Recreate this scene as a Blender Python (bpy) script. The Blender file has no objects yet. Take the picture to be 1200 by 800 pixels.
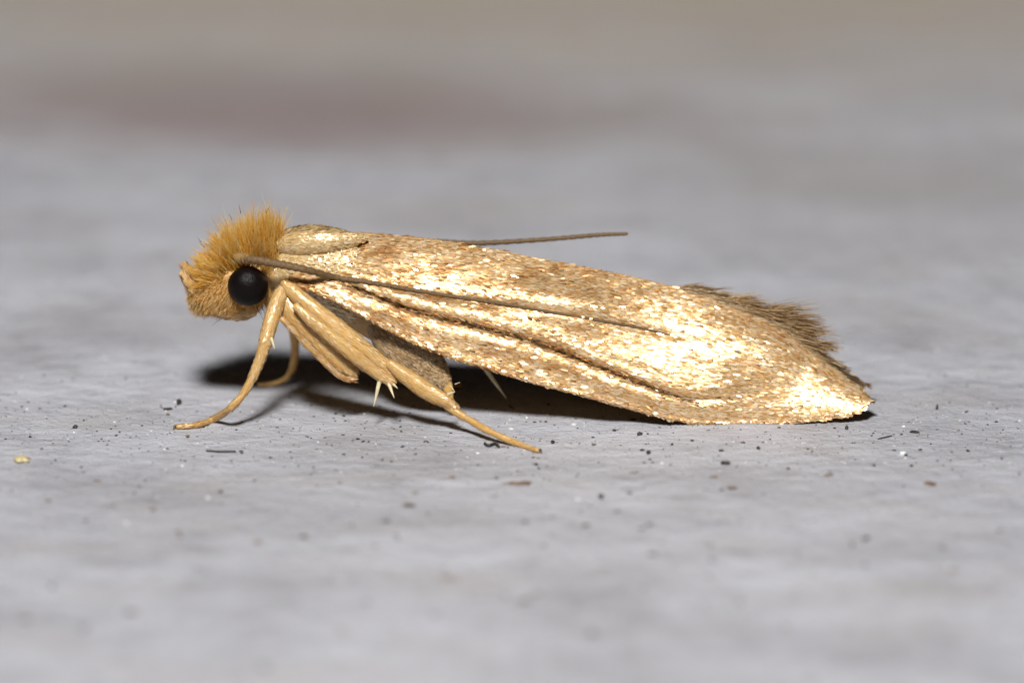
import bpy, math, random
import numpy as np
from mathutils import Vector, noise

# ------------------------------------------------------------------ camera, light, exposure
# Unit: 1 Blender unit = 1 mm (macro close-up, the moth is about 8 mm long).
scene = bpy.context.scene
scene.unit_settings.system = 'METRIC'
scene.unit_settings.scale_length = 0.001
scene.unit_settings.length_unit = 'MILLIMETERS'
C = scene.collection
random.seed(11)
rng = np.random.default_rng(11)

PITCH = math.radians(16.0)
DIST = 160.0
ZC = 0.80
FIELD = 12.0                                   # width of the picture at the moth, mm
FWD = np.array([0.0, math.cos(PITCH), -math.sin(PITCH)])
UP = np.array([0.0, math.sin(PITCH), math.cos(PITCH)])
TARGET = np.array([0.0, 0.0, ZC])
CAM = TARGET - FWD * DIST

cam_data = bpy.data.cameras.new('camera')
cam = bpy.data.objects.new('camera', cam_data)
C.objects.link(cam)
cam.location = CAM.tolist()
cam.rotation_euler = (math.pi / 2 - PITCH, 0, 0)
cam_data.sensor_width = 36.0
cam_data.lens = 36.0 * DIST / FIELD
cam_data.clip_start = 1.0
cam_data.clip_end = 2000.0
cam_data.dof.use_dof = True
cam_data.dof.focus_distance = DIST - 0.75
cam_data.dof.aperture_fstop = (cam_data.lens * 1e-3) / 4.4
cam_data.dof.aperture_blades = 0
scene.camera = cam

world = bpy.data.worlds.new('World')
scene.world = world
world.use_nodes = True
bg = world.node_tree.nodes['Background']
bg.inputs['Color'].default_value = (1.0, 0.97, 0.94, 1)
bg.inputs['Strength'].default_value = 0.008

# the camera's flash, held above the lens
flash_data = bpy.data.lights.new('flash', 'AREA')
flash_data.shape = 'DISK'
flash_data.size = 25.0
flash_data.energy = 340000.0
flash_data.color = (1.0, 0.985, 0.96)
flash = bpy.data.objects.new('flash', flash_data)
C.objects.link(flash)
FEL, FAZ = math.radians(48), math.radians(-6)
fdir = Vector((math.sin(FAZ) * math.cos(FEL), -math.cos(FAZ) * math.cos(FEL), math.sin(FEL)))
flash.location = Vector((0, 0, 0.5)) + fdir * 150.0
flash.rotation_euler = (-fdir).to_track_quat('-Z', 'Y').to_euler()

scene.view_settings.view_transform = 'Standard'
scene.view_settings.look = 'None'
scene.view_settings.exposure = 0.0
scene.view_settings.gamma = 1.0
scene.render.engine = 'CYCLES'
scene.cycles.use_denoising = True
scene.cycles.max_bounces = 8

# ------------------------------------------------------------------ measuring helpers
def ray(px, py):
    return FWD * DIST + np.array([1.0, 0, 0]) * (px - 600) * FIELD / 1200 + UP * (400 - py) * FIELD / 1200

def P(px, py, Y):
    """point seen at photo position (px, py) at depth Y"""
    d = ray(px, py)
    return CAM + d * ((Y - CAM[1]) / d[1])

def G(px, py, z=0.0):
    """point on the ground seen at photo position"""
    d = ray(px, py)
    return CAM + d * ((z - CAM[2]) / d[2])

def proj(p):
    q = np.asarray(p, float) - CAM
    dep = q @ FWD
    return (600 + q[..., 0] / dep * DIST * 1200 / FIELD,
            400 - (q @ UP) / dep * DIST * 1200 / FIELD)

def norm(v):
    v = np.asarray(v, float)
    return v / np.maximum(np.linalg.norm(v, axis=-1, keepdims=True), 1e-9)

# ------------------------------------------------------------------ mesh collection
class MB:
    def __init__(self):
        self.v = []; self.f = []; self.r = []; self.n = 0
    def add(self, verts, faces, rnd=0.5):
        verts = np.asarray(verts, float).reshape(-1, 3)
        self.v.append(verts)
        k = self.n
        self.f.extend([tuple(i + k for i in fc) for fc in faces])
        rr = np.asarray(rnd, float)
        self.r.append(np.full(len(verts), float(rr)) if rr.ndim == 0 else rr)
        self.n += len(verts)
    def build(self, name, mat, parent=None, smooth=True):
        me = bpy.data.meshes.new(name)
        vv = np.concatenate(self.v)
        me.from_pydata(vv.tolist(), [], self.f)
        at = me.attributes.new('rnd', 'FLOAT', 'POINT')
        at.data.foreach_set('value', np.concatenate(self.r).astype(np.float32))
        me.polygons.foreach_set('use_smooth', np.full(len(me.polygons), smooth))
        me.materials.append(mat)
        me.update()
        o = bpy.data.objects.new(name, me)
        C.objects.link(o)
        if parent is not None:
            o.parent = parent
        return o

def catmull(pts, n):
    pts = np.asarray(pts, float)
    p = np.vstack([2 * pts[0] - pts[1], pts, 2 * pts[-1] - pts[-2]])
    m = len(pts) - 1
    out = []
    for s in np.linspace(0, m, n):
        i = min(int(s), m - 1); t = s - i
        a, b, c, d = p[i], p[i + 1], p[i + 2], p[i + 3]
        out.append(0.5 * (2 * b + (c - a) * t + (2 * a - 5 * b + 4 * c - d) * t * t + (3 * b - a - 3 * c + d) * t ** 3))
    return np.array(out)

def tube_frames(path):
    T = norm(np.gradient(path, axis=0))
    ref = np.array([0.0, -1.0, 0.0])            # side axis: towards the viewer's side of the moth
    A = norm(ref[None] - (T @ ref)[:, None] * T)  # outward
    B = np.cross(T, A)
    return T, A, B

def tube(mb, pts, n=24, seg=12, rough=0.0, cap=True, keep=None):
    """pts rows: x, y, z, radius in the picture plane, radius across it"""
    q = catmull(pts, n)
    path, rb, ra = q[:, :3], np.maximum(q[:, 3], 0.003), np.maximum(q[:, 4], 0.003)
    T, A, B = tube_frames(path)
    th = np.linspace(0, 2 * np.pi, seg, endpoint=False)
    ring = path[:, None] + A[:, None] * (np.cos(th)[None, :, None] * ra[:, None, None]) + B[:, None] * (np.sin(th)[None, :, None] * rb[:, None, None])
    if rough:
        ring = ring + rng.normal(0, rough, ring.shape)
    faces = []
    for i in range(n - 1):
        for j in range(seg):
            k = (j + 1) % seg
            faces.append((i * seg + j, i * seg + k, (i + 1) * seg + k, (i + 1) * seg + j))
    verts = ring.reshape(-1, 3)
    if cap:
        verts = np.vstack([verts, path[0] - T[0] * rb[0] * 0.6, path[-1] + T[-1] * rb[-1] * 0.6])
        a, b = n * seg, n * seg + 1
        for j in range(seg):
            k = (j + 1) % seg
            faces.append((a, k, j))
            faces.append((b, (n - 1) * seg + j, (n - 1) * seg + k))
    mb.add(verts, faces, 0.5)
    return q, T, A, B

def add_scales(mb, pos, nrm, dr, L, W, lift, tilt, curl=0.0, rnd=None, ruffle=0.0):
    """shovel-shaped scales, rooted at pos, lying along dr on a surface with normal nrm"""
    k = len(pos)
    nrm = norm(nrm)
    dr = norm(dr - (np.sum(dr * nrm, 1)[:, None]) * nrm)
    sd = np.cross(nrm, dr)
    # random yaw, pitch (lift) and roll of each scale
    yaw = rng.normal(0, 0.16, k)[:, None]
    d = dr * np.cos(yaw) + sd * np.sin(yaw)
    s = np.cross(nrm, d)
    tl = np.where(rng.uniform(0, 1, k) < ruffle, tilt * 2.4, tilt)
    pit = (lift + rng.normal(0, 1, k) * tl)[:, None]
    rol = (rng.normal(0, 1, k) * tl)[:, None]
    n2 = norm(nrm - d * np.tan(pit) + s * np.tan(rol))
    d2 = norm(d - np.sum(d * n2, 1)[:, None] * n2)
    s2 = np.cross(n2, d2)
    L = np.broadcast_to(L, (k,)) * rng.uniform(0.75, 1.25, k); W = np.broadcast_to(W, (k,)) * rng.uniform(0.75, 1.2, k)
    L = L[:, None]; W = W[:, None]
    prof = [(0.0, 0.22, 0), (0.62, 0.5, 0.0), (1.0, 0.3, -curl)]
    rows = []
    for a, b, c in prof:
        rows.append(pos + d2 * L * a - s2 * W * b + n2 * L * c)
        rows.append(pos + d2 * L * a + s2 * W * b + n2 * L * c)
    V = np.stack(rows, 1).reshape(-1, 3)
    F = []
    for i in range(k):
        o = i * 6
        F.append((o, o + 1, o + 3, o + 2)); F.append((o + 2, o + 3, o + 5, o + 4))
    mb.add(V, F, np.repeat(rng.uniform(0.06, 1, k) if rnd is None else rnd, 6))

def add_strands(mb, root, dr, bend, L, r0, nseg=4, tip=0.15, rnd=None):
    """thin tapered hairs"""
    k = len(root)
    root = np.asarray(root, float); dr = norm(dr); L = np.broadcast_to(L, (k,)); r0 = np.broadcast_to(r0, (k,))
    bend = np.broadcast_to(bend, (k, 3))
    V = np.zeros((k, nseg + 1, 3, 3))
    ref = norm(rng.normal(0, 1, (k, 3)))
    a = norm(np.cross(dr, ref)); b = np.cross(dr, a)
    for i in range(nseg + 1):
        t = i / nseg
        c = root + dr * (L * t)[:, None] + bend * (L * t * t)[:, None]
        rr = r0 * (1 - t * (1 - tip))
        for j in range(3):
            an = j * 2 * math.pi / 3
            V[:, i, j] = c + (a * math.cos(an) + b * math.sin(an)) * rr[:, None]
    F = []
    m = (nseg + 1) * 3
    for s in range(k):
        o = s * m
        for i in range(nseg):
            for j in range(3):
                q = (j + 1) % 3
                F.append((o + i * 3 + j, o + i * 3 + q, o + i * 3 + 3 + q, o + i * 3 + 3 + j))
    mb.add(V.reshape(-1, 3), F, np.repeat(rng.uniform(0, 1, k) if rnd is None else rnd, m))

# ------------------------------------------------------------------ materials
def new_mat(name):
    m = bpy.data.materials.new(name); m.use_nodes = True
    nt = m.node_tree
    return m, nt, nt.nodes['Principled BSDF'], nt.nodes, nt.links

def ramp(nodes, stops):
    r = nodes.new('ShaderNodeValToRGB')
    e = r.color_ramp.elements
    e[0].position, e[0].color = stops[0][0], (*stops[0][1], 1)
    e[1].position, e[1].color = stops[-1][0], (*stops[-1][1], 1)
    for p, c in stops[1:-1]:
        x = e.new(p); x.color = (*c, 1)
    return r

def scale_mat(name, stops, metallic=0.4, r_lo=0.2, r_hi=0.5, bump=0.0, spec=0.5, coat=0.0, streak=False):
    m, nt, b, N, Lk = new_mat(name)
    a = N.new('ShaderNodeAttribute'); a.attribute_name = 'rnd'
    r = ramp(N, stops)
    Lk.new(a.outputs['Fac'], r.inputs['Fac'])
    tc = N.new('ShaderNodeTexCoord')
    nz = N.new('ShaderNodeTexNoise'); nz.inputs['Scale'].default_value = 2.2; nz.inputs['Detail'].default_value = 4
    if streak:
        mp = N.new('ShaderNodeMapping'); mp.inputs['Rotation'].default_value = (0, math.radians(-12), 0); mp.inputs['Scale'].default_value = (0.9, 1.6, 3.4)
        Lk.new(tc.outputs['Object'], mp.inputs['Vector']); Lk.new(mp.outputs[0], nz.inputs['Vector']); nz.inputs['Roughness'].default_value = .65
    else:
        Lk.new(tc.outputs['Object'], nz.inputs['Vector'])
    mx = N.new('ShaderNodeMix'); mx.data_type = 'RGBA'; mx.blend_type = 'MULTIPLY'
    rr = ramp(N, [(0.38, (0.68, 0.50, 0.33)), (0.50, (0.97, 0.93, 0.87)), (0.66, (1.06, 1.06, 1.05))] if streak else [(0.3, (0.80, 0.76, 0.70)), (0.7, (1.05, 1.04, 1.02))])
    Lk.new(nz.outputs['Fac'], rr.inputs['Fac'])
    mx.inputs['Factor'].default_value = 1.0
    if streak:      # the mottling fades out towards the plainer rear of the wing
        sx = N.new('ShaderNodeSeparateXYZ'); Lk.new(tc.outputs['Object'], sx.inputs[0])
        mf = N.new('ShaderNodeMapRange'); mf.inputs['From Min'].default_value = 0.0; mf.inputs['From Max'].default_value = 2.2
        mf.inputs['To Min'].default_value = 1.0; mf.inputs['To Max'].default_value = 0.25
        Lk.new(sx.outputs[0], mf.inputs['Value']); Lk.new(mf.outputs['Result'], mx.inputs['Factor'])
    Lk.new(r.outputs['Color'], mx.inputs[6]); Lk.new(rr.outputs['Color'], mx.inputs[7])
    Lk.new(mx.outputs[2], b.inputs['Base Color'])
    b.inputs['Metallic'].default_value = metallic
    b.inputs['Specular IOR Level'].default_value = spec
    b.inputs['Coat Weight'].default_value = coat; b.inputs['Coat Roughness'].default_value = 0.16; b.inputs['Coat IOR'].default_value = 1.7
    mr = N.new('ShaderNodeMapRange')
    ml = N.new('ShaderNodeMath'); ml.operation = 'FRACT'
    mu = N.new('ShaderNodeMath'); mu.operation = 'MULTIPLY'; mu.inputs[1].default_value = 17.3
    Lk.new(a.outputs['Fac'], mu.inputs[0]); Lk.new(mu.outputs[0], ml.inputs[0])
    Lk.new(ml.outputs[0], mr.inputs['Value'])
    mr.inputs['To Min'].default_value = r_lo; mr.inputs['To Max'].default_value = r_hi
    Lk.new(mr.outputs['Result'], b.inputs['Roughness'])
    if bump:
        n2 = N.new('ShaderNodeTexNoise'); n2.inputs['Scale'].default_value = 30; n2.inputs['Detail'].default_value = 3
        Lk.new(tc.outputs['Object'], n2.inputs['Vector'])
        bp = N.new('ShaderNodeBump'); bp.inputs['Strength'].default_value = bump; bp.inputs['Distance'].default_value = 0.02
        Lk.new(n2.outputs['Fac'], bp.inputs['Height']); Lk.new(bp.outputs['Normal'], b.inputs['Normal'])
    return m

def plain_mat(name, col, rough=0.5, metallic=0.0, col2=None, scale=20.0, bump=0.0, sss=0.0):
    m, nt, b, N, Lk = new_mat(name)
    tc = N.new('ShaderNodeTexCoord')
    nz = N.new('ShaderNodeTexNoise'); nz.inputs['Scale'].default_value = scale; nz.inputs['Detail'].default_value = 4
    Lk.new(tc.outputs['Object'], nz.inputs['Vector'])
    r = ramp(N, [(0.35, col), (0.65, col2 or tuple(c * 0.75 for c in col))])
    Lk.new(nz.outputs['Fac'], r.inputs['Fac']); Lk.new(r.outputs['Color'], b.inputs['Base Color'])
    b.inputs['Roughness'].default_value = rough; b.inputs['Metallic'].default_value = metallic
    if sss:
        b.inputs['Subsurface Weight'].default_value = sss; b.inputs['Subsurface Scale'].default_value = 0.08; b.inputs['Subsurface Radius'].default_value = (1, .6, .25)
    if bump:
        bp = N.new('ShaderNodeBump'); bp.inputs['Strength'].default_value = bump; bp.inputs['Distance'].default_value = 0.02
        Lk.new(nz.outputs['Fac'], bp.inputs['Height']); Lk.new(bp.outputs['Normal'], b.inputs['Normal'])
    return m

def hair_mat(name, stops, rough=0.35, translucent=0.35):
    m, nt, b, N, Lk = new_mat(name)
    a = N.new('ShaderNodeAttribute'); a.attribute_name = 'rnd'
    r = ramp(N, stops); Lk.new(a.outputs['Fac'], r.inputs['Fac'])
    Lk.new(r.outputs['Color'], b.inputs['Base Color'])
    b.inputs['Roughness'].default_value = rough
    b.inputs['Specular IOR Level'].default_value = 0.5
    tr = N.new('ShaderNodeBsdfTranslucent'); Lk.new(r.outputs['Color'], tr.inputs['Color'])
    mx = N.new('ShaderNodeMixShader'); mx.inputs['Fac'].default_value = translucent
    Lk.new(b.outputs[0], mx.inputs[1]); Lk.new(tr.outputs[0], mx.inputs[2])
    Lk.new(mx.outputs[0], N['Material Output'].inputs['Surface'])
    return m

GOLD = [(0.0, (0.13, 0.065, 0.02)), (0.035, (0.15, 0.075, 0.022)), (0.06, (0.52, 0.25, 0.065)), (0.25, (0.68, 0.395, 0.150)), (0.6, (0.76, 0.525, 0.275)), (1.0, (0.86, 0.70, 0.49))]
M_wing = scale_mat('wing_scale_gold', GOLD, 0.50, 0.27, 0.50, spec=0.6, coat=0.38, streak=True)
M_satin = scale_mat('shoulder_scale_satin', [(0.0, (0.56, 0.36, 0.14)), (0.5, (0.70, 0.49, 0.22)), (1.0, (0.82, 0.66, 0.40))], 0.2, 0.26, 0.45, spec=1.0, coat=.6)
M_membrane = plain_mat('wing_membrane', (0.48, 0.33, 0.16), 0.40, 0.3, (0.40, 0.26, 0.11), 6, .25)
M_leg = scale_mat('leg_scale_tan', [(0.0, (0.58, 0.34, 0.12)), (0.35, (0.66, 0.42, 0.17)), (0.7, (0.72, 0.49, 0.22)), (1.0, (0.80, 0.62, 0.36))], 0.15, 0.22, 0.5, spec=.8)
M_legcore = plain_mat('leg_cuticle', (0.64, 0.40, 0.14), 0.34, 0.0, (0.52, 0.30, 0.09), 8, 0.25, sss=.5)
M_body = plain_mat('body_cuticle', (0.58, 0.36, 0.14), 0.5, 0.0, (0.46, 0.27, 0.09), 8, 0.3)
M_femur = scale_mat('femur_scale_grey', [(0.0, (0.30, 0.17, 0.07)), (0.5, (0.54, 0.37, 0.19)), (1.0, (0.66, 0.51, 0.33))], 0.2, 0.3, 0.55)
M_scape = plain_mat('scape_brown', (0.34, 0.21, 0.08), 0.5, 0.0, (0.24, 0.14, 0.05), 12, 0.3)
M_femcore = plain_mat('femur_cuticle', (0.30, 0.22, 0.14), 0.5, 0.0, (0.22, 0.15, 0.09), 8, 0.3)
M_ant = plain_mat('antenna_brown', (0.10, 0.056, 0.020), 0.65, 0.0, (0.17, 0.10, 0.040), 40, 0.4)
M_hair = hair_mat('head_hair_orange', [(0.0, (0.88, 0.45, 0.035)), (0.35, (0.98, 0.65, 0.11)), (0.7, (0.99, 0.75, 0.21)), (1.0, (0.99, 0.92, 0.62))], .25, .5)
M_face = hair_mat('face_hair_tan', [(0.0, (0.90, 0.54, 0.13)), (0.5, (0.96, 0.68, 0.24)), (1.0, (0.98, 0.86, 0.52))], .3, .5)
M_shadedfringe = hair_mat('fringe_brown_shaded', [(0.0, (0.24, 0.125, 0.05)), (0.4, (0.46, 0.275, 0.115)), (0.8, (0.60, 0.41, 0.20)), (1.0, (0.76, 0.60, 0.36))], 0.4, 0.3)  # far wing's fringe: brown, darkened further for the shade it stands in
M_palefringe = hair_mat('fringe_tan', [(0.0, (0.46, 0.28, 0.12)), (0.5, (0.68, 0.49, 0.26)), (1.0, (0.84, 0.70, 0.46))], 0.35, 0.35)
M_bristle = plain_mat('bristle_dark', (0.05, 0.035, 0.02), 0.5)
M_spur = plain_mat('spur_pale', (0.70, 0.62, 0.40), 0.4, 0.0, (0.60, 0.50, 0.30), 20)

def eye_material():
    m, nt, b, N, Lk = new_mat('compound_eye_black')
    b.inputs['Base Color'].default_value = (0.005, 0.003, 0.003, 1)
    b.inputs['Roughness'].default_value = 0.36
    b.inputs['Specular IOR Level'].default_value = 0.12
    tc = N.new('ShaderNodeTexCoord')
    vo = N.new('ShaderNodeTexVoronoi'); vo.inputs['Scale'].default_value = 60
    Lk.new(tc.outputs['Object'], vo.inputs['Vector'])
    bp = N.new('ShaderNodeBump'); bp.inputs['Strength'].default_value = 0.25; bp.inputs['Distance'].default_value = 0.02; bp.invert = True
    Lk.new(vo.outputs['Distance'], bp.inputs['Height']); Lk.new(bp.outputs['Normal'], b.inputs['Normal'])
    return m
M_eye = eye_material()

# ------------------------------------------------------------------ the ground: a painted, weathered board
def ground_h(x, y):
    f = 0.010 * noise.noise((x * 0.9, y * 1.5, 3.1)) + 0.009 * noise.noise((x * 2.3, y * 3.2, 8.7))
    f += 0.006 * noise.noise((x * 5, y * 6.2, 1.7)) + 0.003 * noise.noise((x * 11, y * 13, 6.1))
    far = 0.05 * noise.noise((x * 0.13, y * 0.35, 5.0))
    k = min(1.0, max(0.0, (math.hypot(x * 0.5, y) - 3) / 6))
    return f + far * k

def ground_material():
    m, nt, b, N, Lk = new_mat('weathered_grey_paint')
    tc = N.new('ShaderNodeTexCoord')
    def mapped(sx, sy, loc=(0, 0, 0)):
        mp = N.new('ShaderNodeMapping'); mp.inputs['Scale'].default_value = (sx, sy, 1); mp.inputs['Location'].default_value = loc
        Lk.new(tc.outputs['Object'], mp.inputs['Vector']); return mp.outputs[0]
    def nz(vec, sc, det=5, rough=0.55):
        n = N.new('ShaderNodeTexNoise'); n.inputs['Scale'].default_value = sc; n.inputs['Detail'].default_value = det; n.inputs['Roughness'].default_value = rough
        Lk.new(vec, n.inputs['Vector']); return n.outputs['Fac']
    def mix(fac, a, c, mode='MIX'):
        x = N.new('ShaderNodeMix'); x.data_type = 'RGBA'; x.blend_type = mode
        if isinstance(fac, float): x.inputs['Factor'].default_value = fac
        else: Lk.new(fac, x.inputs['Factor'])
        for i, s in ((6, a), (7, c)):
            if isinstance(s, tuple): x.inputs[i].default_value = (*s, 1)
            else: Lk.new(s, x.inputs[i])
        return x.outputs[2]
    def rmp(fac, stops):
        r = ramp(N, stops); Lk.new(fac, r.inputs['Fac']); return r.outputs['Color']
    # brush-streaked grey paint
    base = rmp(nz(mapped(0.16, 0.55), 1.0, 5), [(0.30, (0.410, 0.408, 0.440)), (0.50, (0.476, 0.478, 0.516)), (0.70, (0.530, 0.534, 0.576))])
    fine = rmp(nz(mapped(1.5, 2.2), 1.2, 7, 0.68), [(0.28, (0.72, 0.71, 0.70)), (0.45, (0.97, 0.97, 0.97)), (0.75, (1.10, 1.10, 1.10))])
    col = mix(1.0, base, fine, 'MULTIPLY')
    blot = rmp(nz(mapped(0.45, 0.45, (2, 7, 0)), 1.0, 5, 0.62), [(0.30, (0.80, 0.79, 0.79)), (0.5, (1, 1, 1)), (0.72, (1.10, 1.10, 1.11))])
    col = mix(1.0, col, blot, 'MULTIPLY')
    warm = rmp(nz(mapped(0.35, 0.8, (4, 2, 0)), 1.0, 4), [(0.52, (0, 0, 0)), (0.72, (1, 1, 1))])
    wf = N.new('ShaderNodeMath'); wf.operation = 'MULTIPLY'; wf.inputs[1].default_value = 0.35; Lk.new(warm, wf.inputs[0])
    col = mix(wf.outputs[0], col, (0.40, 0.36, 0.33))
    # worn patches where the paint has gone brown or reddish
    sep = N.new('ShaderNodeSeparateXYZ'); Lk.new(tc.outputs['Object'], sep.inputs[0])
    wob = nz(mapped(0.5, 0.9, (9, 4, 0)), 1.0, 4)
    def stain(cx, cy, rx, ry, colour, amount, soft=0.5):
        nonlocal col
        def math_(op, a, c=None):
            q = N.new('ShaderNodeMath'); q.operation = op
            for i, s in ((0, a), (1, c)):
                if s is None: continue
                if isinstance(s, (int, float)): q.inputs[i].default_value = s
                else: Lk.new(s, q.inputs[i])
            return q.outputs[0]
        dx = math_('DIVIDE', math_('SUBTRACT', sep.outputs[0], cx), rx)
        dy = math_('DIVIDE', math_('SUBTRACT', sep.outputs[1], cy), ry)
        d = math_('SQRT', math_('ADD', math_('MULTIPLY', dx, dx), math_('MULTIPLY', dy, dy)))
        d = math_('ADD', d, math_('MULTIPLY', math_('SUBTRACT', wob, 0.5), 1.2))
        mr = N.new('ShaderNodeMapRange'); mr.interpolation_type = 'SMOOTHSTEP'
        mr.inputs['From Min'].default_value = 1 - soft; mr.inputs['From Max'].default_value = 1 + soft
        mr.inputs['To Min'].default_value = amount; mr.inputs['To Max'].default_value = 0
        Lk.new(d, mr.inputs['Value'])
        col = mix(mr.outputs[0], col, colour)
    for s in GROUND_STAINS:
        stain(*s)
    Lk.new(col, b.inputs['Base Color'])
    b.inputs['Roughness'].default_value = 0.62
    b.inputs['Specular IOR Level'].default_value = 0.35
    h1 = nz(mapped(2.6, 3.4), 1.4, 7, 0.62)
    h2 = nz(mapped(12, 14), 1.5, 4, 0.6)
    ad = N.new('ShaderNodeMath'); ad.operation = 'MULTIPLY_ADD'; ad.inputs[1].default_value = 0.35
    Lk.new(h2, ad.inputs[0]); Lk.new(h1, ad.inputs[2])
    bp = N.new('ShaderNodeBump'); bp.inputs['Strength'].default_value = 0.8; bp.inputs['Distance'].default_value = 0.10
    Lk.new(ad.outputs[0], bp.inputs['Height']); Lk.new(bp.outputs['Normal'], b.inputs['Normal'])
    return m

GROUND_STAINS = [
    # cx, cy, rx, ry, colour, amount, softness
    (0.0, 17.5, 22.0, 5.0, (0.40, 0.365, 0.35), 0.5, 0.5),
    (-2.6, 13.2, 3.9, 1.7, (0.26, 0.19, 0.185), 0.75, 0.75),
    (-4.5, 14.8, 3.0, 1.3, (0.30, 0.26, 0.25), 0.6, 0.6),
    (4.6, 10.2, 2.6, 1.6, (0.33, 0.30, 0.29), 0.5, 0.7),
    (5.4, 7.8, 2.8, 1.6, (0.36, 0.35, 0.36), 0.45, 0.8),
    (1.2, 12.6, 2.2, 1.4, (0.34, 0.31, 0.30), 0.5, 0.6),
    (-1.0, 20.5, 9.0, 4.2, (0.43, 0.37, 0.30), 0.75, 0.8),
    (6.5, 21.5, 6.0, 4.0, (0.43, 0.37, 0.31), 0.6, 0.8),
    (-0.6, 8.6, 1.8, 0.8, (0.38, 0.34, 0.32), 0.4, 0.7),
]

def axis(a, b, c, d, coarse, fine_n):
    return np.concatenate([np.linspace(a, b, coarse, endpoint=False), np.linspace(b, c, fine_n, endpoint=False), np.linspace(c, d, coarse)])
gx = axis(-120, -8, 8, 120, 16, 300)
gy = axis(-80, -9, 7, 160, 24, 320)
gv = [(x, y, ground_h(x, y)) for y in gy for x in gx]
nx_, ny_ = len(gx), len(gy)
gf = [(j * nx_ + i, j * nx_ + i + 1, (j + 1) * nx_ + i + 1, (j + 1) * nx_ + i) for j in range(ny_ - 1) for i in range(nx_ - 1)]
gm = MB(); gm.add(gv, gf)
ground = gm.build('ground', ground_material())
ground['kind'] = 'structure'
ground['label'] = 'pale grey weathered painted board under the moth'

# ------------------------------------------------------------------ the moth
moth = bpy.data.objects.new('moth', None)
moth.empty_display_size = 0.5
C.objects.link(moth)
moth['label'] = 'small golden moth with fuzzy orange head resting on grey painted board'
moth['category'] = 'moth'

# ---- forewing: a roof-like curved sheet, costal edge below
TOP = np.array([(330, 300), (380, 282), (420, 272), (500, 280), (600, 297), (700, 317), (760, 330), (800, 340), (825, 346), (853, 360), (881, 374), (910, 390), (935, 407), (961, 424), (983, 438), (1004, 453), (1012, 461), (1018, 470)], float)
YTOP = np.array([(330, 0), (820, 0), (880, -.04), (930, -.13), (970, -.25), (1000, -.36), (1018, -.44)], float)
BOT = np.array([(330, 330), (360, 338), (385, 348), (420, 366), (470, 394), (520, 415), (600, 440), (700, 467), (780, 489), (830, 497), (900, 496), (960, 491), (995, 486), (1010, 481), (1018, 475)], float)
WID = np.array([(330, .56), (360, .60), (420, .72), (500, .79), (600, .82), (700, .80), (780, .75), (830, .725), (900, .69), (960, .68), (995, .65), (1010, .62), (1018, .60)], float)
NS, NT = 300, 72
def wing_grid():
    S = np.linspace(0, 1, NS); Tt = np.linspace(0, 1, NT)
    pts = np.zeros((NS, NT, 3))
    for j, t in enumerate(Tt):
        x0 = 392 + (338 - 392) * min(1, t * 1.3)
        for i, s in enumerate(S):
            px = x0 + (1017 - x0) * (1 - (1 - s) ** 1.15)
            rt = np.interp(px, TOP[:, 0], TOP[:, 1]); rb = np.interp(px, BOT[:, 0], BOT[:, 1]); w = np.interp(px, WID[:, 0], WID[:, 1])
            yt = np.interp(px, YTOP[:, 0], YTOP[:, 1]); zt = P(px, rt, yt)[2]; zb = max(P(px, rb, -w)[2], 0.012)
            a = t * math.pi / 2
            k = 0.46
            y = yt + (-w - yt) * (k * math.sin(a) + (1 - k) * t)
            z = zb + (zt - zb) * (k * math.cos(a) + (1 - k) * (1 - t))
            X = P(px, rt, y)[0]
            pts[i, j] = (X, y, z)
    # soften the interpolated profiles along the wing
    for _ in range(14):
        pts[1:-1] = 0.25 * pts[:-2] + 0.5 * pts[1:-1] + 0.25 * pts[2:]
    return pts
W0 = wing_grid()
def grid_normals(g):
    du = np.gradient(g, axis=0); dv = np.gradient(g, axis=1)
    n = norm(np.cross(dv, du))
    n[n[..., 1] > 0.3] *= 1
    return n
N0 = grid_normals(W0)
if N0[NS // 2, NT // 2, 1] > 0: N0 = -N0

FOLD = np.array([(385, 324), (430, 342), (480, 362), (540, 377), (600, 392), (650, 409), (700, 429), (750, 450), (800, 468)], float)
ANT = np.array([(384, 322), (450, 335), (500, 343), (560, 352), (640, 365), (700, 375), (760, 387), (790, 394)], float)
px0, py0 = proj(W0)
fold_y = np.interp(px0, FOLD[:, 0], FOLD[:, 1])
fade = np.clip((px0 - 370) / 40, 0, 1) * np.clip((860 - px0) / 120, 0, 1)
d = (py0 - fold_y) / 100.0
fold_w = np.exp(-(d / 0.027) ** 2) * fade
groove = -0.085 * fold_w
ledge = 0.030 * np.exp(-((d + 0.12) / 0.08) ** 2) * fade          # the membrane swells above the fold
low = 0.030 * np.exp(-((d - 0.14) / 0.10) ** 2) * fade
ant_y = np.interp(px0, ANT[:, 0], ANT[:, 1])
da = (py0 - ant_y) / 100.0
groove += -0.030 * np.exp(-(da / 0.05) ** 2) * fade
def swell(cx, cy, sx, sy, amp, slope=0.0):
    v = py0 - cy - slope * (px0 - cx)
    return amp * np.exp(-((px0 - cx) / sx) ** 2 - (v / sy) ** 2)
bumps = swell(660, 357, 65, 22, .125, .17) + swell(872, 408, 62, 38, .135) + swell(780, 458, 55, 30, .070, .2) + swell(985, 482, 55, 28, .03, -.1)
und = np.zeros((NS, NT))
for i in range(NS):
    for j in range(NT):
        x, y, z = W0[i, j]
        und[i, j] = 0.016 * noise.noise((x * 0.9, z * 1.4, 2.2)) + 0.012 * noise.noise((x * 2.4, z * 3.0, 7.7)) + 0.006 * noise.noise((x * 6, z * 7, 4.4))
W1 = W0 + N0 * (groove + ledge + low + bumps + und)[..., None]
W1[..., 2] = np.maximum(W1[..., 2], 0.012)
N1 = grid_normals(W1)
if N1[NS // 2, NT // 2, 1] > 0: N1 = -N1
PX1, PY1 = proj(W1)
FOLDW = fold_w

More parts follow.
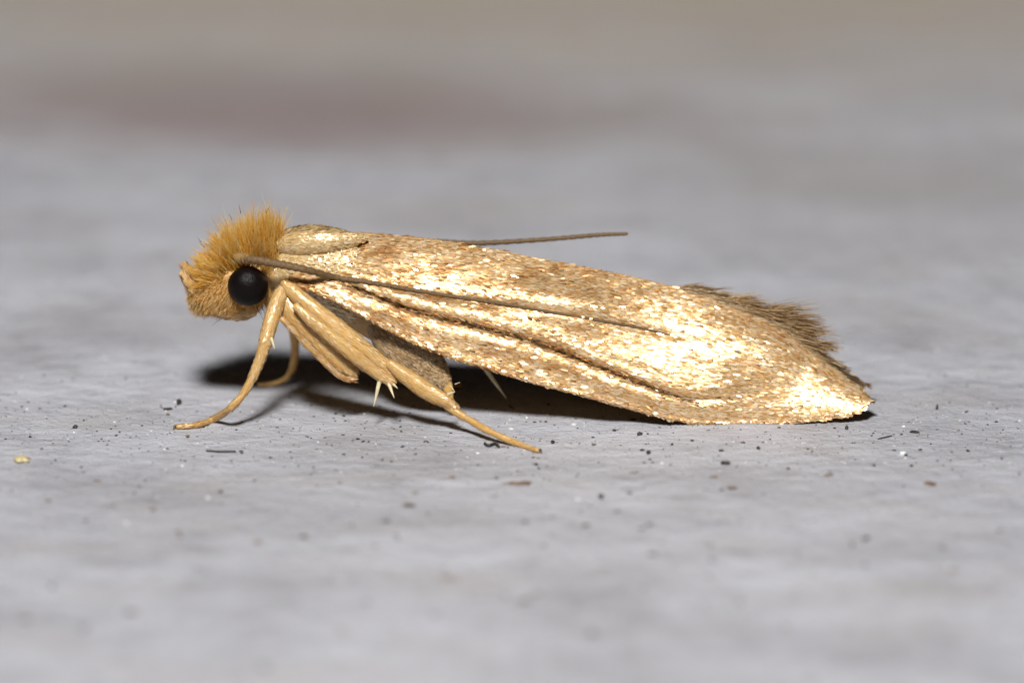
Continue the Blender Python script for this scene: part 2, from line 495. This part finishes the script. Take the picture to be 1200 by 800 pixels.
def wing_sample(u, t):
    a = np.clip(u, 0, 1) * (NS - 1.001); b = np.clip(t, 0, 1) * (NT - 1.001)
    i = a.astype(int); j = b.astype(int); fa = (a - i)[:, None]; fb = (b - j)[:, None]
    def g(A):
        return (A[i, j] * (1 - fa) * (1 - fb) + A[i + 1, j] * fa * (1 - fb) + A[i, j + 1] * (1 - fa) * fb + A[i + 1, j + 1] * fa * fb)
    return g(W1), norm(g(N1)), norm(W1[i + 1, j] - W1[i, j])

def wing_at(px, py):
    """wing surface point and normal seen at a photo position"""
    d2 = (PX1 - px) ** 2 + (PY1 - py) ** 2
    i, j = np.unravel_index(np.argmin(d2), d2.shape)
    return W1[i, j], N1[i, j]

wing = MB()
wf = [(i * NT + j, (i + 1) * NT + j, (i + 1) * NT + j + 1, i * NT + j + 1) for i in range(NS - 1) for j in range(NT - 1)]
wing.add(W1.reshape(-1, 3), wf)
forewing = wing.build('forewing', M_membrane, moth)
sol = forewing.modifiers.new('thickness', 'SOLIDIFY'); sol.thickness = 0.012; sol.offset = 0.0

# scales laid like shingles over the membrane
sc = MB()
us, ts = [], []
NR = 330
for r in range(NR):
    u = (r + 0.5) / NR
    i = int(u * (NS - 1))
    arc = np.linalg.norm(np.diff(W1[i], axis=0), axis=1).sum()
    k = max(6, int(arc / 0.017))
    t = (np.arange(k) + rng.uniform(0, 1, k)) / k
    us.append(np.full(k, u) + rng.normal(0, 0.4 / NR, k)); ts.append(t)
us = np.concatenate(us); ts = np.concatenate(ts)
pos, nr, dr = wing_sample(us, ts)
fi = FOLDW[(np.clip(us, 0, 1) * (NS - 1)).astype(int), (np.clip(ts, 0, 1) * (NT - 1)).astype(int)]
rv = np.where(rng.uniform(0, 1, len(us)) < fi * 1.5, rng.uniform(0, .03, len(us)), rng.uniform(.06, 1, len(us)))  # darkest browns along the fold: vein pigment plus painted crease shade
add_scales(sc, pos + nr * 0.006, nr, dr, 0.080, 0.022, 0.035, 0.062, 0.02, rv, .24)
# the costal edge hangs a row of longer scales
k = 900
u = rng.uniform(0.02, 0.99, k)
pos, nr, dr = wing_sample(u, rng.uniform(0.975, 1.0, k))
add_scales(sc, pos + nr * 0.006, nr, dr + np.array([0, 0, -0.22]), 0.075, 0.026, 0.02, 0.12, 0.03)
wing_scales = sc.build('wing_scales', M_wing, forewing, smooth=False)
wing_scales['kind'] = 'stuff'

# the thickened leading vein along the lower edge
cm = MB()
ci = np.linspace(4, NS - 12, 40).astype(int)
cr = np.interp(np.linspace(0, 1, 40), [0, .1, .6, .8, 1], [.03, .030, .024, .014, .008])
qc, Tc, Ac, Bc = tube(cm, np.column_stack([W1[ci, -1] + np.array([0, .004, .008]), cr, cr]), 160, 10)
costa = cm.build('costa', M_membrane, forewing)
cs = MB()
k = 4200
si = rng.uniform(0, 158, k).astype(int); an_ = rng.uniform(0, 2 * np.pi, k)
nn_ = Ac[si] * np.cos(an_)[:, None] + Bc[si] * np.sin(an_)[:, None]
add_scales(cs, qc[si, :3] + nn_ * qc[si, 3:4] * 1.05, nn_, Tc[si], .055, .026, .04, .10, .03)
costa_scales = cs.build('costa_scales', M_wing, forewing, smooth=False); costa_scales['kind'] = 'stuff'

# fringe of long hairs along the rear margin of the wing
def fringe(mbx, lo, hi, k, dz, L, spread, r=(.004, .007), off=0.0, t0=0.0):
    """hairs rooted on the dorsal and rear margin of the wing, from photo column lo to hi"""
    px = lo + (hi - lo) * rng.uniform(0, 1, k)
    ii = np.array([int(np.argmin(abs(PX1[:, 0] - v))) for v in px])
    jj = (rng.uniform(t0, t0 + .04, k) * NT).astype(int)
    root = W1[ii, jj] + N1[ii, jj] * off
    root[:, 0] += rng.uniform(-.01, .01, k)
    f = (px - lo) / (hi - lo)
    clump = np.array([noise.noise((v * 16, lo * .1, 0)) for v in f])
    d = np.stack([np.ones(k), rng.normal(0, .08, k), np.interp(f, np.linspace(0, 1, len(dz)), dz) + clump * spread + rng.normal(0, .09, k)], 1)
    ln = np.interp(f, np.linspace(0, 1, len(L)), L) * rng.uniform(0.45, 1.15, k) * (1 + 0.45 * clump)
    add_strands(mbx, root, d, (0, 0, -0.10), ln, rng.uniform(*r, k), 4, 0.25)
fr = MB()
fringe(fr, 790, 905, 420, (.02, .03, -.02), (.30, .42, .34), .25)
fringe(fr, 880, 1014, 700, (.0, -.2, -.5), (.16, .14, .08), .25)
fo = fr.build('fringe', M_palefringe, forewing); fo['kind'] = 'stuff'
wb = MB()
add_strands(wb, np.array([P(1011, 458, -.42), P(1009, 462, -.43)]), np.array([(1, 0, .03), (1, 0, .05)]), (0, 0, 0), np.array([.13, .10]), .008, 3)
wbo = wb.build('tail_bristle', M_spur, forewing)

def mirrored(o, parent):
    me = o.data.copy()
    co = np.empty(len(me.vertices) * 3, np.float32); me.vertices.foreach_get('co', co); co = co.reshape(-1, 3)
    f = np.clip((co[:, 0] - 2.0) / 2.2, 0, 1)
    co[:, 1] = -co[:, 1] - .42 * f * f * (3 - 2 * f)
    me.vertices.foreach_set('co', co.ravel()); me.update()
    c = bpy.data.objects.new(o.name.split('.')[0], me); C.objects.link(c); c.parent = parent
    if 'kind' in o: c['kind'] = o['kind']
    return c
far_wing = mirrored(forewing, moth)
sol = far_wing.modifiers.new('thickness', 'SOLIDIFY'); sol.thickness = 0.012; sol.offset = 0.0
for ch in (wing_scales, costa, costa_scales):
    mirrored(ch, far_wing)
fr = MB()
for lo, hi, k, dz, L, z in ((790, 845, 200, .06, .34, .02), (838, 888, 240, .10, .44, .06), (880, 925, 340, .20, .52, .08), (918, 952, 260, .14, .42, .07), (948, 982, 160, -.05, .20, .03), (976, 1000, 100, -.25, .10, .0)):
    k0 = len(fr.v)
    fringe(fr, lo, hi, k, (dz + .08, dz, dz - .10), (L * .9, L * 1.05, L * .75), .30, (.005, .009))
    fr.v[k0] = fr.v[k0] + np.array([0, 0, z * .8])
    fringe(fr, lo, hi, k // 2, (dz - .05, dz - .12, dz - .25), (L * .6, L * .6, L * .5), .20, (.006, .009))
    fr.v[-1] = fr.v[-1] + np.array([0, 0, z * .2])
ff_ = fr.build('fringe', M_shadedfringe); c = mirrored(ff_, far_wing); bpy.data.objects.remove(ff_); c.name = 'fringe'; c['kind'] = 'stuff'; c['label'] = "ragged brown fringe of the far wing"

# ---- body: head, thorax and abdomen as one continuous loft
#       px, row at Y=0, half height mm, half width mm
BODY = [(221, 334, .06, .08), (233, 338, .22, .24), (258, 330, .34, .36), (285, 326, .37, .42), (308, 320, .34, .38), (322, 315, .30, .33),
        (336, 309, .40, .40), (365, 311, .45, .48), (400, 325, .52, .50), (440, 345, .56, .48), (480, 352, .50, .47), (520, 356, .42, .46), (600, 376, .42, .46), (700, 400, .40, .46), (800, 425, .32, .36), (880, 446, .18, .22), (920, 455, .04, .05)]
bm_ = MB()
q = catmull([(*P(a, b, 0), c, d_) for a, b, c, d_ in BODY], 110)
seg = 28
th = np.linspace(0, 2 * np.pi, seg, endpoint=False)
ring = np.zeros((len(q), seg, 3))
for i, (x, y, z, h, w) in enumerate(q):
    h = max(h, .02); w = max(w, .02)
    ring[i] = np.stack([np.full(seg, x), y + w * np.cos(th), z + h * np.sin(th)], 1)
bf = [(i * seg + j, i * seg + (j + 1) % seg, (i + 1) * seg + (j + 1) % seg, (i + 1) * seg + j) for i in range(len(q) - 1) for j in range(seg)]
bf += [tuple(range(seg))[::-1], tuple((len(q) - 1) * seg + j for j in range(seg))]
bm_.add(ring.reshape(-1, 3), bf)
body = bm_.build('body', M_body, moth)
def body_surface(px, ang):
    """point, normal on the body at photo column px, angle ang (0 = far side, 90 = top, 180 = near side)"""
    xs = q[:, 0]; x = (px - 600) / 100.0
    y, z, h, w = (np.interp(x, xs, q[:, c]) for c in (1, 2, 3, 4))
    p = np.stack([x, y + w * np.cos(ang), z + h * np.sin(ang)], -1)
    dh = (np.interp(x + .02, xs, q[:, 3]) - np.interp(x - .02, xs, q[:, 3])) / .04
    n = norm(np.stack([-dh * np.ones_like(x), np.cos(ang) / w, np.sin(ang) / h], -1))
    return p, n

# ---- eyes
for sgn in (-1, 1):
    e = MB()
    c = P(290.5, 335, -0.45) if sgn < 0 else P(290.5, 335, -0.45) * np.array([1, -1, 1])
    nu, nv = 36, 20
    V = []
    for a in range(nv + 1):
        for b in range(nu):
            la = math.pi * a / nv; lo = 2 * math.pi * b / nu
            V.append(c + np.array([0.238 * math.sin(la) * math.cos(lo), 0.19 * math.cos(la), 0.236 * math.sin(la) * math.sin(lo)]))
    F = [(a * nu + b, a * nu + (b + 1) % nu, (a + 1) * nu + (b + 1) % nu, (a + 1) * nu + b) for a in range(nv) for b in range(nu)]
    e.add(V, F)
    eo = e.build('eye', M_eye, moth)
    eo['label'] = 'round black compound eye'

# ---- head hair
hh = MB()
def head_tuft(k, pxr, angr, dirfn, Lr, mb, rr=(0.004, 0.008), bend=(0, 0, 0), sink=0.03, mess=.16, lf=None, locks=1.0):
    px = rng.uniform(*pxr, k); an = np.radians(rng.uniform(*angr, k))
    p, n = body_surface(px, an)
    d = dirfn(px, an, n) 
    d = norm(d)
    L = rng.uniform(*Lr, k) * (1 if lf is None else lf(px))
    # the hair gathers into pointed locks
    nc = max(8, k // 26)
    ci = rng.choice(k, nc, replace=False)
    lock_d = norm(d[ci] + rng.normal(0, .26, (nc, 3))); lock_L = L[ci] * rng.uniform(.75, 1.3, nc)
    lock_tip = p[ci] + lock_d * lock_L[:, None]
    near = np.argmin(((p[:, None] - p[ci][None]) ** 2).sum(2), 1)
    own_tip = p + (d + rng.normal(0, mess, (k, 3))) * L[:, None]
    w = rng.uniform(.25, .8, k)[:, None] * locks
    tip = own_tip * (1 - w) + (lock_tip[near] + (p - p[ci][near]) * .35) * w
    v = tip - (p - n * sink)
    bend = np.stack([rng.normal(0, .10, k), rng.normal(0, .10, k), rng.normal(-.04, .08, k)], 1)
    add_strands(mb, p - n * sink, v, bend, np.linalg.norm(v, axis=1) * rng.uniform(.75, 1.1, k), rng.uniform(*rr, k), 4, 0.2)
# crown: rises nearly upright, leaning forward towards the front
head_tuft(1900, (258, 324), (20, 152), lambda px, an, n: np.stack([-0.55 + 0.68 * (px - 258) / 62, 0.75 * np.cos(an), 0.55 + 0.5 * np.sin(an)], 1), (0.28, 0.52), hh, lf=lambda px: .55 + .45 * np.clip((px - 258) / 32, 0, 1))
# forehead: sweeps forward and a little up
head_tuft(1000, (232, 268), (15, 178), lambda px, an, n: np.stack([-0.75 + 0 * px, 0.5 * np.cos(an), 0.10 + 0.75 * np.clip((px - 232) / 40, 0, 1)], 1), (0.12, 0.28), hh, lf=lambda px: .6 + .4 * np.clip((px - 232) / 30, 0, 1))
# nape: short upright hair against the thorax
head_tuft(500, (306, 327), (60, 185), lambda px, an, n: np.stack([0.10 + 0 * px, 0.35 * np.cos(an), 1 + 0 * px], 1), (0.20, 0.42), hh)
ho = hh.build('head_hair', M_hair, moth); ho['kind'] = 'stuff'; ho['label'] = 'fuzzy orange hair tuft on the head'
fh = MB()
head_tuft(3600, (224, 286), (150, 262), lambda px, an, n: np.stack([-0.55 + 0 * px, -0.15 + 0 * px, -0.55 + 0 * px], 1) + n * 0.30, (0.05, 0.11), fh, (0.004, 0.007), locks=.3)
head_tuft(700, (224, 275), (262, 380), lambda px, an, n: np.stack([-0.5 + 0 * px, 0 * px, -0.5 + 0 * px], 1) + n * 0.35, (0.08, 0.16), fh)
head_tuft(500, (286, 324), (195, 262), lambda px, an, n: np.stack([0.3 + 0 * px, 0 * px, -0.6 + 0 * px], 1) + n * 0.30, (0.06, 0.12), fh)
fo2 = fh.build('face_hair', M_face, moth); fo2['kind'] = 'stuff'

# ---- labial palps curving forward below the face
def mir(p, s):
    return np.array([p[0], p[1] * s, p[2]])
for sgn in (1, -1):
    pm = MB()
    rows = [(298, 362, .08, .07), (283, 366, .09, .08), (261, 363, .095, .08), (240, 351, .085, .07), (225, 336, .065, .06), (214, 321, .028, .03)]
    qq, T, A, B = tube(pm, [(*mir(P(a, b, -.20), sgn), c, d_) for a, b, c, d_ in rows], 30, 12)
    palp = pm.build('labial_palp', M_legcore, moth)
    ps = MB()
    k = 900
    s = rng.integers(0, 29, k); an = rng.uniform(0, 2 * np.pi, k)
    nn = A[s] * np.cos(an)[:, None] + B[s] * np.sin(an)[:, None]
    po = qq[s, :3] + A[s] * (np.cos(an) * qq[s, 4])[:, None] + B[s] * (np.sin(an) * qq[s, 3])[:, None]
    add_scales(ps, po + nn * .003, nn, T[s], 0.06, 0.016, .08, .12, .02)
    so = ps.build('palp_scales', M_leg, palp, smooth=False); so['kind'] = 'stuff'

# dark bristles below the face and behind the eye
br = MB()
rt = [(234, 355, -6, 12), (237, 357, -3, 12), (231, 352, -8, 9), (262, 372, -14, 8), (302, 356, 6, 12), (305, 355, 8, 16), (308, 350, 7, 14), (310, 345, 5, 12), (300, 358, 10, 18), (282, 250, -2, -12), (272, 258, -4, -9), (240, 290, -8, -8), (312, 250, 4, -9), (236, 284, -6, -8)]
R0 = np.array([P(a, b, -.3 if b > 300 else -.1) for a, b, _, _ in rt]); R1 = np.array([P(a + c, b + d_, -.36 if b > 300 else -.1) for a, b, c, d_ in rt])
add_strands(br, R0, R1 - R0, (0, 0, -.1), np.linalg.norm(R1 - R0, axis=1), .0055, 4)
bo = br.build('bristle', M_bristle, body); bo['kind'] = 'stuff'

# ---- thorax covering scales and the shoulder plates (tegulae)
def cover(mb, qq, T, A, B, k, L, W, lift, tilt, smin=0, smax=None, arc=(0, 2 * math.pi)):
    n = len(qq); smax = smax or n - 1
    s = rng.uniform(smin, smax, k); i = s.astype(int); f = (s - i)[:, None]; i2 = np.minimum(i + 1, n - 1)
    Q = qq[i] * (1 - f) + qq[i2] * f
    an = rng.uniform(*arc, k)
    ca, sa = np.cos(an)[:, None], np.sin(an)[:, None]
    po = Q[:, :3] + A[i] * ca * Q[:, 4:5] + B[i] * sa * Q[:, 3:4]
    nn = norm(A[i] * ca / np.maximum(Q[:, 4:5], .01) + B[i] * sa / np.maximum(Q[:, 3:4], .01))
    add_scales(mb, po + nn * .004, nn, T[i], L, W, lift, tilt, .03)

tc_ = MB()
k = 9000
px = rng.uniform(322, 412, k); an = np.radians(rng.uniform(30, 235, k))
p_, n_ = body_surface(px, an)
add_scales(tc_, p_ + n_ * .006, n_, np.tile([1.0, 0, -.15], (k, 1)), .08, .032, .04, .14, .04)
to = tc_.build('thorax_scales', M_satin, body, smooth=False); to['kind'] = 'stuff'
for sgn in (1, -1):
    tg = MB()
    rows = [(326, 286, .08, .05), (342, 284, .14, .10), (362, 283, .155, .12), (385, 281, .125, .11), (405, 279, .075, .07), (422, 277, .02, .02)]
    ys = [-.32, -.36, -.38, -.36, -.30, -.25]
    qq, T, A, B = tube(tg, [(*(mir(P(a, b, y), sgn) - np.array([0, -.05 * sgn, .19 if sgn < 0 else 0.04])), c, d_) for (a, b, c, d_), y in zip(rows, ys)], 30, 18)
    tgo = tg.build('tegula', M_membrane, moth)
    ts_ = MB(); cover(ts_, qq, T, A, B, 4200, .08, .026, .03, .09)
    o = ts_.build('tegula_scales', M_satin, tgo, smooth=False); o['kind'] = 'stuff'

# ---- antennae
def antenna(path, scape, near):
    am = MB()
    path = np.asarray(path, float)
    n = 150
    qq = catmull(path, n)
    # beaded: each segment swells a little
    bead = 1 + 0.13 * np.sin(np.linspace(0, 2 * np.pi * 46, n))
    rows = np.column_stack([qq[:, :3], qq[:, 3] * bead, qq[:, 3] * bead])
    tube(am, rows, n, 10)
    ao = am.build('antenna', M_ant, moth)
    sm = MB(); q2, T, A, B = tube(sm, scape, 16, 12)
    so_ = sm.build('scape', M_scape, ao)
    return ao
near_path = []
for a, b, y, r in [(284, 303, -.50, .046), (300, 304.5, -.60, .050), (330, 310, -.70, .047), (358, 316, -.74, .042)]:
    near_path.append((*P(a, b, y), r))
for a, b, r in [(395, 324, .035), (420, 329, .030), (450, 335, .026), (500, 343, .023), (560, 352, .021), (600, 358.5, .020), (640, 365, .018), (700, 375, .016), (745, 384, .013), (785, 393, .008)]:
    p, n = wing_at(a, b)
    near_path.append((*(p + n * (r * .5 + .014)), r))
sc1 = [(*P(274, 300, -.36), .04, .04), (*P(280, 302, -.44), .062, .06), (*P(287, 303, -.50), .066, .062), (*P(296, 304, -.57), .05, .05)]
near_ant = antenna(near_path, sc1, True)
near_ant['label'] = 'near antenna lying back along the wing'
far_path = [(*P(284, 297, .40), .055), (*P(320, 292, .55), .05), (*P(380, 292, .66), .042), (*P(440, 288, .60), .036), (*P(500, 283, .50), .030), (*P(560, 285, .45), .029), (*P(640, 280.5, .45), .026), (*P(700, 275.5, .45), .024), (*P(735, 274, .45), .019)]
far_ant = antenna(far_path, [(c[0], -c[1], c[2], c[3], c[4]) for c in sc1], False)
far_ant['label'] = 'far antenna raised above the wing ridge'

# ---- legs
def leg_mesh(name, rows, mat, parent, k=0, L=.07, W=.025, smat=None, n=36, seg=14, tilt=.07, rings=0):
    k = int(k * 1.8); L = L * .7; W = W * .42
    lm = MB()
    rows = [(*r[:3], r[3] * .88, r[4] * .90) for r in rows]
    if rings:
        rows = catmull(rows, 60); ph = np.linspace(0, rings, 60) % 1.0; sw = .80 + .24 * np.sqrt(ph); rows[:, 3] *= sw; rows[:, 4] *= sw; n = 60
    qq, T, A, B = tube(lm, rows, n, seg)
    o = lm.build(name, mat, parent)
    if k:
        sm = MB(); cover(sm, qq, T, A, B, k, L, W, .015, tilt)
        s = sm.build('leg_scales', smat or M_leg, parent if parent is not moth else o, smooth=False)
        s['kind'] = 'stuff'
    return o
def R(px, py, y, r, ra=None):
    return (*P(px, py, y), r, ra if ra is not None else r * .85)
def Rg(px, py, r, ra=None):
    return (*G(px, py, r), r, ra if ra is not None else r * .85)
def spur(leg, a, b, r=.022):
    v = [a, a + (b - a) * .5, b]
    m = MB(); tube(m, [(*v[0], r, r), (*v[1], r * .75, r * .75), (*v[2], r * .15, r * .15)], 12, 8)
    return m.build('spur', M_spur, leg)

# near foreleg
fl = leg_mesh('foreleg', [R(334, 338, -.50, .09), R(326, 352, -.62, .105), R(318, 375, -.76, .10), R(311, 400, -.86, .09)], M_legcore, moth, 500)
leg_mesh('tibia', [R(312, 398, -.86, .085), R(305, 420, -.90, .07), R(297, 440, -.93, .062)], M_legcore, fl, 260)
leg_mesh('tarsus', [R(298, 438, -.93, .058), R(286, 460, -.95, .052), R(270, 478, -.96, .050), Rg(250, 491, .045), Rg(232, 497.5, .040), Rg(207, 500, .028)], M_legcore, fl, 300, rings=5)
spur(fl, P(318, 396, -.90), P(322, 409, -.95), .02)
# far foreleg
ff = leg_mesh('foreleg', [R(340, 352, .40, .09), R(343, 372, .60, .08), R(346, 400, .74, .066)], M_legcore, moth)
leg_mesh('tibia', [R(346, 398, .74, .062), R(345, 420, .82, .055), R(341, 436, .86, .048)], M_legcore, ff)
leg_mesh('tarsus', [R(341, 434, .86, .045), R(335, 443, .88, .040), Rg(322, 449, .034), Rg(302, 451, .026)], M_legcore, ff, rings=5)
# near middle leg folded back below the thorax
ml = leg_mesh('middle_leg', [R(330, 345, -.52, .08), R(340, 362, -.60, .15, .09), R(362, 385, -.68, .165, .09), R(390, 414, -.72, .14, .08), R(414, 437, -.74, .08, .06)], M_legcore, moth, 500, .09, .03)
leg_mesh('tibia', [R(330, 373, -.80, .035), R(345, 388, -.83, .045), R(370, 414, -.83, .042), R(398, 440, -.80, .035), R(415, 445, -.78, .02)], M_legcore, ml, 300, .08, .03, M_wing)
# near hind leg: broad folded segments, then the tibia and tarsus reaching back to the ground
hl = leg_mesh('hind_leg', [R(332, 330, -.52, .06), R(352, 350, -.66, .11, .09), R(385, 378, -.76, .135, .10), R(420, 405, -.82, .125, .09), R(450, 428, -.86, .10, .08), R(470, 440, -.88, .06)], M_legcore, moth, 800, .10, .03)
leg_mesh('femur', [R(346, 358, -.78, .05), R(365, 375, -.84, .085, .07), R(400, 404, -.90, .095, .07), R(435, 432, -.93, .085, .06), R(458, 447, -.94, .05)], M_legcore, hl, 600, .09, .028)
leg_mesh('tibia', [R(455, 425, -.92, .06), R(475, 440, -.96, .105, .08), R(500, 458, -1.02, .115, .08), R(522, 470, -1.07, .085), R(533, 478, -1.10, .055)], M_legcore, hl, 420)
leg_mesh('tarsus', [R(522, 475, -1.08, .055), R(545, 489, -1.18, .052), R(575, 506, -1.45, .047), Rg(605, 519, .043), Rg(631, 528, .028)], M_legcore, hl, 250, .05, .018, rings=4)
spur(hl, P(446, 441, -.93), P(438, 476, -1.02), .028)
spur(hl, P(453, 443, -.93), P(462, 466, -1.05), .026)
spur(hl, P(459, 448, -.94), P(466, 455, -1.05), .018)
spur(hl, P(525, 462, -1.05), P(533, 459, -1.12), .022)
spur(hl, P(528, 452, -1.05), P(533, 459, -1.07), .009)
spur(hl, P(533, 450, -1.05), P(539, 448, -1.07), .006)
# far hind leg: broad grey-brown thigh hanging below the wing, its spur further back
fhl = leg_mesh('hind_leg', [R(435, 372, -.30, .12), R(455, 392, -.40, .26, .16), R(480, 412, -.46, .33, .18), R(503, 432, -.48, .24, .14), R(520, 447, -.48, .10, .08)], M_femcore, moth, 2400, .07, .045, M_femur)
leg_mesh('tibia', [R(518, 436, -.46, .07), R(524, 452, -.50, .075), R(528, 468, -.55, .04)], M_legcore, fhl, 0)
spur(fhl, P(566, 428, .05), P(593, 466, -.10), .030)
fml = leg_mesh('middle_leg', [R(350, 345, .45, .10), R(400, 395, .70, .13), R(450, 440, .85, .08)], M_legcore, moth)
leg_mesh('tarsus', [R(450, 440, .85, .06), Rg(500, 452, .04), Rg(540, 453, .03)], M_legcore, fml)

def claws(leg, px, py, dx):
    m = MB(); a = G(px, py, .02)
    for sd in (-1, 1):
        b = a + np.array([dx, sd * .035, .012]); c = a + np.array([dx * 1.7, sd * .05, -.012])
        tube(m, [(*a, .012, .012), (*b, .009, .009), (*c, .003, .003)], 8, 6)
    return m.build('claw', M_bristle, leg)
claws(fl, 208, 500, -.03); claws(ff, 303, 451, -.03); claws(hl, 630, 528, .03)

# ------------------------------------------------------------------ grit and debris on the board
def grain(mb, c, rx, ry, rz, rot, rnd, jag=.38):
    t = (1 + 5 ** .5) / 2
    v = norm(np.array([(-1, t, 0), (1, t, 0), (-1, -t, 0), (1, -t, 0), (0, -1, t), (0, 1, t), (0, -1, -t), (0, 1, -t), (t, 0, -1), (t, 0, 1), (-t, 0, -1), (-t, 0, 1)]))
    f = [(0, 11, 5), (0, 5, 1), (0, 1, 7), (0, 7, 10), (0, 10, 11), (1, 5, 9), (5, 11, 4), (11, 10, 2), (10, 7, 6), (7, 1, 8), (3, 9, 4), (3, 4, 2), (3, 2, 6), (3, 6, 8), (3, 8, 9), (4, 9, 5), (2, 4, 11), (6, 2, 10), (8, 6, 7), (9, 8, 1)]
    v = v * rng.uniform(1 - jag, 1 + jag, (12, 1)) * np.array([rx, ry, rz])
    ca, sa = math.cos(rot), math.sin(rot)
    v = np.column_stack([v[:, 0] * ca - v[:, 1] * sa, v[:, 0] * sa + v[:, 1] * ca, v[:, 2]])
    mb.add(v + c, f, rnd)

M_grit = scale_mat('grit', [(0.0, (0.02, 0.018, 0.018)), (0.55, (0.06, 0.05, 0.045)), (0.80, (0.22, 0.16, 0.11)), (0.86, (0.75, 0.75, 0.75)), (1.0, (0.85, 0.85, 0.85))], 0.0, 0.3, 0.6)
gr = MB()
for i in range(4600):
    y = random.gauss(-1.2, 3.4) if i % 3 else random.gauss(-1.0, 1.1); x = random.uniform(-7.5, 7.5)
    if y > 0.3 and random.random() < .4: continue
    sz = min(0.026, 0.0050 * math.exp(random.gauss(0.2, 0.6)))
    z = ground_h(x, y)
    grain(gr, np.array([x, y, z + sz * .2]), sz * random.uniform(.8, 1.8), sz * random.uniform(.8, 1.4), sz * .6, random.uniform(0, 3.1), random.random())
for i in range(70):
    x = random.uniform(-7, 7); y = random.uniform(-11, -2.6); sz = random.uniform(.02, .045)
    grain(gr, np.array([x, y, ground_h(x, y) + sz * .1]), sz * random.uniform(1, 2.2), sz * random.uniform(1, 1.8), sz * .3, random.uniform(-.4, .4), random.choice((.3, .6, .79)))
grit = gr.build('grit', M_grit, smooth=False)
grit['kind'] = 'stuff'; grit['label'] = 'fine dark and pale grit scattered over the board'; grit['category'] = 'grit'

M_black = plain_mat('crumb_black', (0.018, 0.016, 0.016), 0.6, 0, (0.04, 0.035, 0.03), 30, .4)
M_brown = plain_mat('crumb_brown', (0.22, 0.13, 0.06), 0.6, 0, (0.12, 0.07, 0.04), 30, .4)
M_pale = plain_mat('crumb_pale', (0.62, 0.54, 0.32), 0.5, 0, (0.48, 0.38, 0.18), 20, .4)
M_glass = plain_mat('crumb_white', (0.85, 0.85, 0.85), 0.15, 0, (0.8, 0.8, 0.8), 20)
def crumb(name, cat, label, px, py, rx, ry, rz, mat, rot=0.0, parts=1):
    m = MB(); g = G(px, py); z = ground_h(g[0], g[1])
    rx, ry, rz = rx * .82, ry * .82, rz * .82
    off = 0
    for i in range(parts):
        grain(m, np.array([i * rx * .8 - (parts - 1) * rx * .4, random.uniform(-.3, .3) * ry, 0]), rx, ry, rz, rot + random.uniform(-.2, .2), .3, .3)
    o = m.build(name, mat, smooth=False)
    o.location = (g[0], g[1], z + rz * .55)
    o['label'] = label; o['category'] = cat; o['group'] = 'debris on the board'
    return o
def fibre(name, cat, label, pts, r, mat):
    m = MB()
    w = []
    for px, py, lift in pts:
        g = G(px, py); w.append((g[0], g[1], ground_h(g[0], g[1]) + r * .7 + lift))
    w = np.array(w); c = w.mean(0); c[2] = 0
    tube(m, [(*(a - c), r, r) for a in w], 16, 6)
    o = m.build(name, mat); o.location = c.tolist()
    o['label'] = label; o['category'] = cat; o['group'] = 'debris on the board'
    return o
crumb('crumb', 'crumb', 'oval black crumb below the rear part of the wing', 850, 543, .055, .05, .03, M_black, 0, 2)
crumb('flake', 'flake', 'flat brown flake below the tip of the hind foot', 608, 567, .10, .06, .025, M_brown, .05, 3)
crumb('crumb', 'crumb', 'round black crumb just right of the hind foot tip', 648, 519, .038, .05, .03, M_black)
crumb('grain', 'grain', 'pale yellow grain at the far left', 25, 540, .085, .12, .06, M_pale, .3, 2)
crumb('chip', 'chip', 'short black chip left of the front foot', 197, 480, .05, .05, .02, M_black, 0, 2)
crumb('crumb', 'crumb', 'dark round crumb standing above the front foot', 210, 473, .04, .07, .05, M_black)
crumb('crumb', 'crumb', 'black crumb well left of the front foot', 88, 501, .042, .05, .03, M_black, 0, 1)
crumb('crumb', 'crumb', 'tall black grain far right beyond the wing tip', 1098, 478, .022, .05, .045, M_black)
crumb('chip', 'chip', 'thin dark chip right of and below the wing tip', 1072, 507, .055, .05, .015, M_black, .5, 2)
crumb('crumb', 'crumb', 'brown black crumb under the grounded wing edge', 750, 509, .045, .05, .025, M_black, .1)
crumb('crumb', 'crumb', 'small black crumb between the hind foot and oval crumb', 760, 531, .034, .06, .03, M_black)
crumb('crumb', 'crumb', 'small black crumb just right of the oval crumb', 889, 526, .028, .05, .03, M_black)
crumb('crumb', 'crumb', 'small black crumb directly below the bright wing tip', 992, 503, .028, .045, .03, M_black)
crumb('flake', 'flake', 'blurred brown black flake at the right, in front of the moth', 1090, 567, .07, .08, .02, M_brown, .2, 2)
crumb('crumb', 'crumb', 'blurred dark crumb in front of the moth, lower middle', 704, 583, .045, .08, .03, M_black)
crumb('grain', 'grain', 'white shiny grain to the right below the wing tip', 1058, 533, .04, .05, .04, M_glass)
crumb('grain', 'grain', 'white shiny grain at the shadow edge under the wing', 617, 490, .018, .03, .02, M_glass)
fibre('fibre', 'fibre', 'straight thin dark fibre in front of the front foot', [(242, 529, 0), (258, 530, .005), (276, 530, 0)], .014, M_black)
fibre('fibre', 'fibre', 'curled dark fibre just below the hind leg', [(568, 521, 0), (573, 524, .01), (580, 522, .01), (585, 525, 0)], .018, M_black)
fibre('fibre', 'fibre', 'short thin dark fibre left of the white grain on the right', [(1029, 515, 0), (1037, 513, .005), (1045, 511, 0)], .009, M_black)
